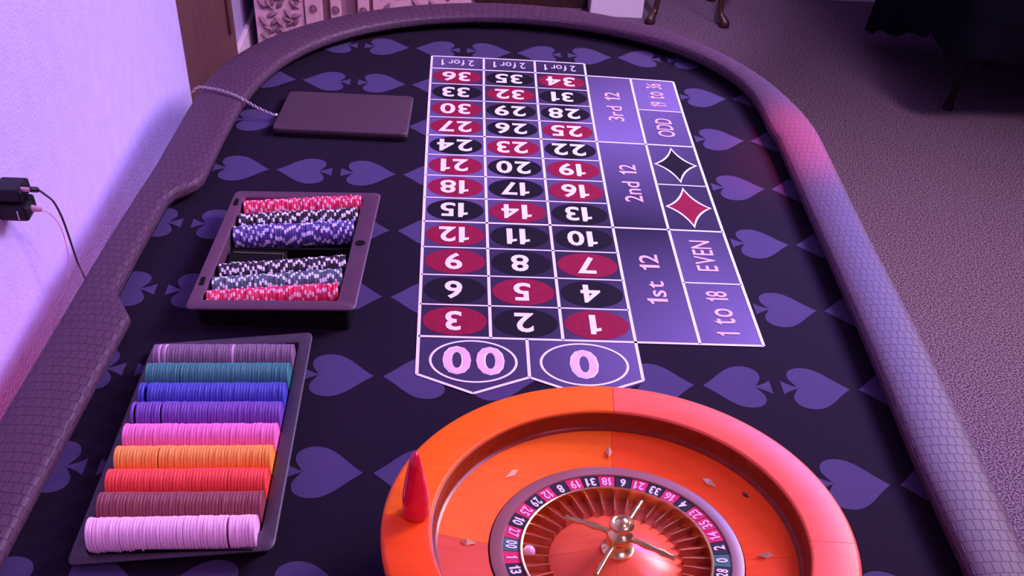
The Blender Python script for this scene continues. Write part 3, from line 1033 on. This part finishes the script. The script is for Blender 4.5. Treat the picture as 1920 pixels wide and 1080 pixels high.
# divider walls
for t in (0.415, 0.615):
    a, b = bez(cc_, 0.085, t), bez(cc_, 0.880, t)
    vs = [(a[0], a[1] - 0.003, 0.001), (b[0], b[1] - 0.003, 0.001), (b[0], b[1] + 0.003, 0.001), (a[0], a[1] + 0.003, 0.001)]
    vs += [(x, y, zz) for (x, y, _), zz in zip(vs, (0.016, 0.026, 0.026, 0.016))]
    link('divider', fix_normals(mesh('divider', vs, [(0, 1, 2, 3), (4, 5, 6, 7), (0, 1, 5, 4), (1, 2, 6, 5), (2, 3, 7, 6), (3, 0, 4, 7)])), M['well'], case)
PROWS = [('red_poker_chip', 'crimson and pink', (0.72, 0.012, 0.075), (0.86, 0.42, 0.52), ((-0.307, 0.325), (-0.106, 0.342)), 'farthest row'), ('black_poker_chip', 'black and white', (0.016, 0.010, 0.02), (0.84, 0.78, 0.84), ((-0.308, 0.278), (-0.109, 0.296)), 'second farthest row'), ('blue_poker_chip', 'violet blue and white', (0.085, 0.05, 0.26), (0.74, 0.68, 0.86), ((-0.311, 0.236), (-0.112, 0.252)), 'third farthest row'),
         ('black_poker_chip', 'black and white', (0.016, 0.010, 0.02), (0.84, 0.76, 0.82), ((-0.314, 0.115), (-0.116, 0.137)), 'third nearest row'), ('green_poker_chip', 'grey green and white', (0.075, 0.12, 0.14), (0.76, 0.76, 0.82), ((-0.318, 0.0745), (-0.118, 0.095)), 'second nearest row'), ('red_poker_chip', 'crimson and pink', (0.72, 0.012, 0.075), (0.86, 0.42, 0.50), ((-0.319, 0.0355), (-0.121, 0.0525)), 'nearest row')]
for nm, cn, c1, c2, t, where in PROWS:
    cm = chip_mesh(nm, [chip_mat(nm + '_body', c1), chip_mat(nm + '_spots', c2)], True, 0.0196)
    a, b = t
    chip_row(nm, cm, (a[0], a[1], T + 0.0225), (b[0], b[1], T + 0.0335), f'{cn} poker chip in the {where} of the case', f'{cn} poker chips, {where}', count=50, jit=0.0012)
# card box in the middle slot
a, b = bez(cc_, 0.095, 0.435), bez(cc_, 0.465, 0.598)
cb = thing('card_box', 'black card box with an olive edge line lying in the case middle slot', 'box', (0, 0, T))
x0, x1, y0, y1 = a[0], b[0], b[1] + 0.004, a[1] - 0.004
link('box_body', box_me('box_body', x0, x1, y0, y1, 0.002, 0.022, 0.0015, 2), M['well'], cb)
yy0, yy1 = y0 + 0.012, y1 - 0.012
link('edge_line', tube_me('edge_line', [(x0 + 0.006, yy1, 0.0225), (x1 - 0.004, yy1, 0.0225), (x1 - 0.004, yy0, 0.0225), (x0 + 0.006, yy0, 0.0225)], 0.0011, 6), M['olive'], cb)

# ------------------------------------------------------------------ dark slab chained to the rail
zs = 0.016
pc = [(-0.2975, 0.8660, zs), (-0.0362, 0.8670, zs), (-0.0418, 0.6800, zs), (-0.3100, 0.6820, zs)]
slab = thing('slab_cover', 'flat aubergine brown slab with rounded corners chained to the rail', 'cover', (0, 0, T))


def slab_me(name, corners, z0, z1, r=0.05, grow=0.0):
    def loop(dz, ins):
        pts = []
        for (cs, ct, st) in ((1 - r, r, -PI / 2), (1 - r, 1 - r, 0), (r, 1 - r, PI / 2), (r, r, PI)):
            for q in range(6):
                an = st + PI / 2 * q / 5
                s, t = cs + r * math.cos(an), ct + r * math.sin(an)
                s, t = 0.5 + (s - 0.5) * (1 - ins), 0.5 + (t - 0.5) * (1 - ins)
                p = bez(corners, s, t)
                pts.append((p[0], p[1], dz))
        return pts
    h = z1 - z0
    loops = [loop(z0, 0.02), loop(z0 + h * 0.2, 0.0), loop(z0 + h * 0.8, 0.0), loop(z1 - h * 0.06, 0.008), loop(z1, 0.025)]
    k = len(loops[0])
    vs = [v for l in loops for v in l]
    fs = [(a * k + i, a * k + (i + 1) % k, (a + 1) * k + (i + 1) % k, (a + 1) * k + i) for a in range(len(loops) - 1) for i in range(k)]
    fs += [tuple(range(k)), tuple((len(loops) - 1) * k + i for i in range(k))]
    return fix_normals(mesh(name, vs, fs, auto=50))


link('slab_body', slab_me('slab_body', pc, 0.0055, 0.017), M['slab'], slab)
link('slab_base', slab_me('slab_base', pc, 0.0005, 0.0055, r=0.045), M['well'], slab)
# chain: over the rail, down to the slab's corner
ch = thing('chain', 'thin metal chain running over the left rail to the slab', 'chain', (0, 0, T))
cp = smooth_pts([(-0.485, 0.800, 0.032), (-0.470, 0.798, 0.0430), (-0.440, 0.790, 0.0448), (-0.410, 0.776, 0.0445), (-0.386, 0.766, 0.0410), (-0.374, 0.764, 0.0355), (-0.352, 0.759, 0.0250), (-0.332, 0.755, 0.0180), (-0.313, 0.752, 0.0120)], 10)
lens_, acc = [0.0], 0.0
for a, b in zip(cp, cp[1:]):
    acc += (b - a).length
    lens_.append(acc)
nl = int(acc / 0.0052)
vs, fs = [], []
for i in range(nl):
    s = (i + 0.5) / nl * acc
    j = max(q for q in range(len(lens_)) if lens_[q] <= s)
    j = min(j, len(cp) - 2)
    p = cp[j].lerp(cp[j + 1], (s - lens_[j]) / max(1e-9, lens_[j + 1] - lens_[j]))
    t = (cp[j + 1] - cp[j]).normalized()
    up = Vector((0, 0, 1)) if abs(t.z) < 0.9 else Vector((1, 0, 0))
    sd = t.cross(up).normalized()
    if i % 2:
        sd = (sd + t.cross(sd) * 1.2).normalized()
    nrm = t.cross(sd)
    n1, n2, base = 10, 5, len(vs)
    for q in range(n1):
        a = 2 * PI * q / n1
        cen = p + t * (0.0040 * math.cos(a)) + sd * (0.0026 * math.sin(a))
        rad = (t * math.cos(a) + sd * math.sin(a)).normalized()
        for u in range(n2):
            bb = 2 * PI * u / n2
            vs.append(cen + (rad * math.cos(bb) + nrm * math.sin(bb)) * 0.0010)
    for q in range(n1):
        for u in range(n2):
            fs.append((base + q * n2 + u, base + q * n2 + (u + 1) % n2, base + ((q + 1) % n1) * n2 + (u + 1) % n2, base + ((q + 1) % n1) * n2 + u))
lk = link('links', mesh('links', vs, fs, smooth=True), M['dull_steel'], ch)
lk['kind'] = 'stuff'
link('clasp', lathe('clasp', [(0.0, -0.0045), (0.003, -0.0038), (0.0048, 0.0), (0.003, 0.0038), (0.0, 0.0045)], n=16, auto=80), M['steel'], ch, (-0.3115, 0.752, 0.0120))

# ------------------------------------------------------------------ black power box on the left wall with two leads
pb = thing('power_box', 'black plug-in power box jutting from the left wall with leads', 'power box', (-0.60, 0, T))
link('box_body', box_me('box_body', 0.0005, 0.040, 0.046, 0.090, 0.1700, 0.1900, 0.004), M['device'], pb)
link('box_body', box_me('box_body', 0.0005, 0.044, 0.040, 0.084, 0.1450, 0.1690, 0.005), M['device'], pb)
link('plug', tube_me('plug', [(0.038, 0.0575, 0.1870), (0.051, 0.0575, 0.1870)], 0.0032, 12), M['pink_lead'], pb)
link('plug', tube_me('plug', [(0.042, 0.062, 0.1560), (0.058, 0.062, 0.1545)], [0.0055, 0.003], 12), M['pink_lead'], pb)
link('light_cover', box_me('light_cover', 0.030, 0.0325, 0.0375, 0.041, 0.150, 0.163, 0.0008, 1), M['steel'], pb)
c1 = smooth_pts([(-0.551, 0.0575, 0.1870), (-0.548, 0.060, 0.1860), (-0.543, 0.070, 0.1800), (-0.541, 0.084, 0.166), (-0.540, 0.103, 0.146), (-0.540, 0.117, 0.116), (-0.541, 0.126, 0.080), (-0.543, 0.137, 0.027), (-0.546, 0.156, -0.011), (-0.550, 0.17, -0.08)], 6)
cab = thing('power_lead', 'black power lead curving down the left wall behind the rail', 'cable', (0, 0, T))
link('lead', tube_me('lead', c1, 0.0017, 8), M['cable'], cab)
link('strain_relief', tube_me('strain_relief', c1[2:12], 0.0040, 10), M['device'], cab)
c2 = smooth_pts([(-0.545, 0.062, 0.1545), (-0.548, 0.066, 0.152), (-0.550, 0.100, 0.129), (-0.555, 0.136, 0.092), (-0.560, 0.155, 0.054), (-0.565, 0.158, 0.015), (-0.568, 0.136, -0.011), (-0.570, 0.084, -0.028), (-0.570, 0.039, -0.038), (-0.572, 0.0, -0.10)], 6)
cab2 = thing('thin_lead', 'thin pinkish lead looping down the wall below the black lead', 'cable', (0, 0, T))
link('lead', tube_me('lead', c2, 0.0009, 6), M['pink_lead'], cab2)

# ------------------------------------------------------------------ carved pale cabinet behind the far end
cabn = thing('carved_cabinet', 'pale limed wood cabinet with carved leaf panels behind the table', 'cabinet', (0.02, 3.06, 0))
link('carcass', box_me('carcass', -0.785, 0.085, 0.03, 0.45, 0.03, 0.85, 0.004), M['limed_dark'], cabn)
link('plinth', box_me('plinth', -0.79, 0.09, 0.0, 0.46, 0.0, 0.07, 0.008), M['limed_wood'], cabn)
link('top', box_me('top', -0.79, 0.10, -0.01, 0.47, 0.85, 0.89, 0.008), M['limed_wood'], cabn)
pn = link('panel', box_me('panel', -0.780, -0.585, 0.006, 0.03, 0.07, 0.85, 0.003), M['limed_wood'], cabn)


def leaf_me(L, W):
    o = []
    n_ = 7
    top, bot = [], []
    for q in range(n_ + 1):
        t = q / n_
        wdt = W * math.sin(PI * t ** 0.8) * 0.5
        top.append((t * L, wdt))
        bot.append((t * L, -wdt))
    vs = [(x, -0.001, y) for x, y in top] + [(x, -0.012 * math.sin(PI * x / L) - 0.002, 0) for x, _ in top] + [(x, -0.001, y) for x, y in bot]
    fs = []
    for q in range(n_):
        fs += [(q, q + 1, n_ + 1 + q + 1, n_ + 1 + q), (n_ + 1 + q, n_ + 1 + q + 1, 2 * n_ + 2 + q + 1, 2 * n_ + 2 + q)]
    return mesh('leaf', vs, fs, auto=60)


lf = leaf_me(0.050, 0.021)
lf.materials.append(M['limed_dark'])
random.seed(3)
for gx in range(5):
    for gz in range(11):
        o = link('leaf', lf, None, pn, (-0.765 + gx * 0.031 + (gz % 2) * 0.010, 0.005, 0.115 + gz * 0.032))
        o.rotation_euler = (0, random.choice((-0.5, 0.45, -0.9, 0.8)) + random.uniform(-0.2, 0.2), 0)
for x0, x1 in ((-0.580, -0.510), (-0.478, -0.436), (-0.37, -0.325)):
    st = link('stile', box_me('stile', x0, x1, -0.004, 0.03, 0.07, 0.85, 0.004), M['limed_wood'], cabn)
    for z in (0.12, 0.22, 0.32, 0.42):
        ros = lathe('rosette', [(0.0, 0.008), (0.006, 0.008), (0.009, 0.003), (0.013, 0.006), (0.016, 0.0)], n=16)
        ro_ = link('rosette', ros, M['limed_dark'], st, ((x0 + x1) / 2, -0.004, z))
        ro_.rotation_euler = (PI / 2, 0, 0)
pn2 = link('panel', box_me('panel', -0.31, 0.08, 0.006, 0.03, 0.07, 0.85, 0.003), M['limed_wood'], cabn)
for gx in range(5):
    for gz in range(6):
        o = link('leaf', lf, None, pn2, (-0.29 + gx * 0.068 + (gz % 2) * 0.02, 0.005, 0.16 + gz * 0.055))
        o.rotation_euler = (0, random.choice((-0.5, 0.45, -0.9, 0.8)), 0)

# dark chest by the white column
chest = thing('dark_chest', 'dark red brown wooden chest beside the white column', 'chest', (0.38, 4.02, 0))
link('chest_body', box_me('chest_body', -0.235, 0.265, -0.10, 0.20, 0.045, 0.80, 0.004), M['door_wood'], chest)
link('plinth', box_me('plinth', -0.245, 0.272, -0.115, 0.21, 0.0, 0.045, 0.004), M['dark_wood'], chest)
link('top', box_me('top', -0.25, 0.275, -0.12, 0.21, 0.80, 0.83, 0.005), M['dark_wood'], chest)

# small antique table with curved legs
at = thing('side_table', 'dark antique side table with curved legs near the back wall', 'table', (1.12, 3.95, 0))
link('top', box_me('top', -0.24, 0.24, -0.24, 0.22, 0.66, 0.69, 0.006), M['dark_wood'], at)
link('apron', box_me('apron', -0.19, 0.19, -0.19, 0.17, 0.57, 0.66, 0.004), M['dark_wood'], at)
for sx, sy in ((-1, -1), (1, -1), (-1, 1), (1, 1)):
    bx, by = 0.165 * sx, -0.19 if sy < 0 else 0.15
    zz = [(0.0, 0.0), (0.012, 0.012), (0.004, 0.03), (-0.012, 0.06), (-0.018, 0.15), (-0.012, 0.30), (0.004, 0.46), (0.010, 0.56), (0.0, 0.62)]
    rr = [0.020, 0.026, 0.020, 0.014, 0.014, 0.017, 0.024, 0.028, 0.026]
    pts = [(bx + dx * sx, by + dx * sy, z) for dx, z in zz]
    sp = smooth_pts(pts, 4)
    rs = list(np.interp(np.linspace(0, len(rr) - 1, len(sp)), range(len(rr)), rr))
    link('leg', tube_me('leg', sp, rs, 12), M['dark_wood'], at)

# ------------------------------------------------------------------ black draped table on the right
X0, X1, Y0, Y1, ZT = 1.98, 3.75, 2.72, 3.60, 0.74
dt = thing('draped_table', 'table with thin black legs under the black cloth at the right', 'table', ((X0 + X1) / 2, (Y0 + Y1) / 2, 0))
ox, oy = (X0 + X1) / 2, (Y0 + Y1) / 2
link('table_top', box_me('table_top', X0 - ox, X1 - ox, Y0 - oy, Y1 - oy, ZT - 0.03, ZT, 0.004), M['device'], dt)
for lx, ly in ((2.10, 2.91), (3.62, 2.91), (2.45, 3.42), (3.62, 3.42)):
    lg = link('leg', tube_me('leg', [(lx - ox, ly - oy, 0.022), (lx - ox, ly - oy, ZT - 0.03)], 0.016, 12), M['device'], dt)
    link('foot', lathe('foot', [(0.0, 0.0), (0.022, 0.0), (0.023, 0.010), (0.018, 0.024), (0.0, 0.024)], n=16), M['device'], lg, (lx - ox, ly - oy, 0.0))
cl = []
# perimeter of the cloth with folds; hem hangs lowest at the corners
per = []


def edge(ax, ay, bx, by, n_):
    for q in range(n_):
        t = q / n_
        per.append((ax + (bx - ax) * t, ay + (by - ay) * t, t))


edge(X0, Y0, X1, Y0, 60)
edge(X1, Y0, X1, Y1, 36)
edge(X1, Y1, X0, Y1, 60)
edge(X0, Y1, X0, Y0, 36)
NP = len(per)
lv = 8
vs, fs = [], []
for i, (x, y, t) in enumerate(per):
    nx, ny = ((0, -1), (1, 0), (0, 1), (-1, 0))[0 if i < 60 else 1 if i < 96 else 2 if i < 156 else 3]
    # the far left corner hangs lowest; towards the near left corner the cloth is hitched up
    corner = max(0.0, 1 - t / 0.75) ** 0.9 if i >= 156 else (t ** 4 if 96 <= i < 156 else 0.0)
    hem = 0.275 - 0.215 * corner + 0.010 * math.sin(i * 0.62)
    fold = math.sin(i * 0.62) * 0.5 + math.sin(i * 0.27 + 1) * 0.5
    for l in range(lv + 1):
        f = l / lv
        z = ZT + 0.003 + (hem - ZT) * f
        off = 0.004 + f * (0.035 + 0.022 * fold) + corner * f * 0.03
        vs.append((x + nx * off - ox, y + ny * off - oy, z))
for i in range(NP):
    j = (i + 1) % NP
    for l in range(lv):
        a, b = i * (lv + 1) + l, j * (lv + 1) + l
        fs.append((a, b, b + 1, a + 1))
fs.append(tuple(i * (lv + 1) for i in range(NP)))
cloth = link('tablecloth', fix_normals(mesh('tablecloth', vs, fs, auto=60)), M['drape'], None, (ox, oy, 0))
tag(cloth, 'black cloth hanging over the table at the right edge', 'tablecloth')
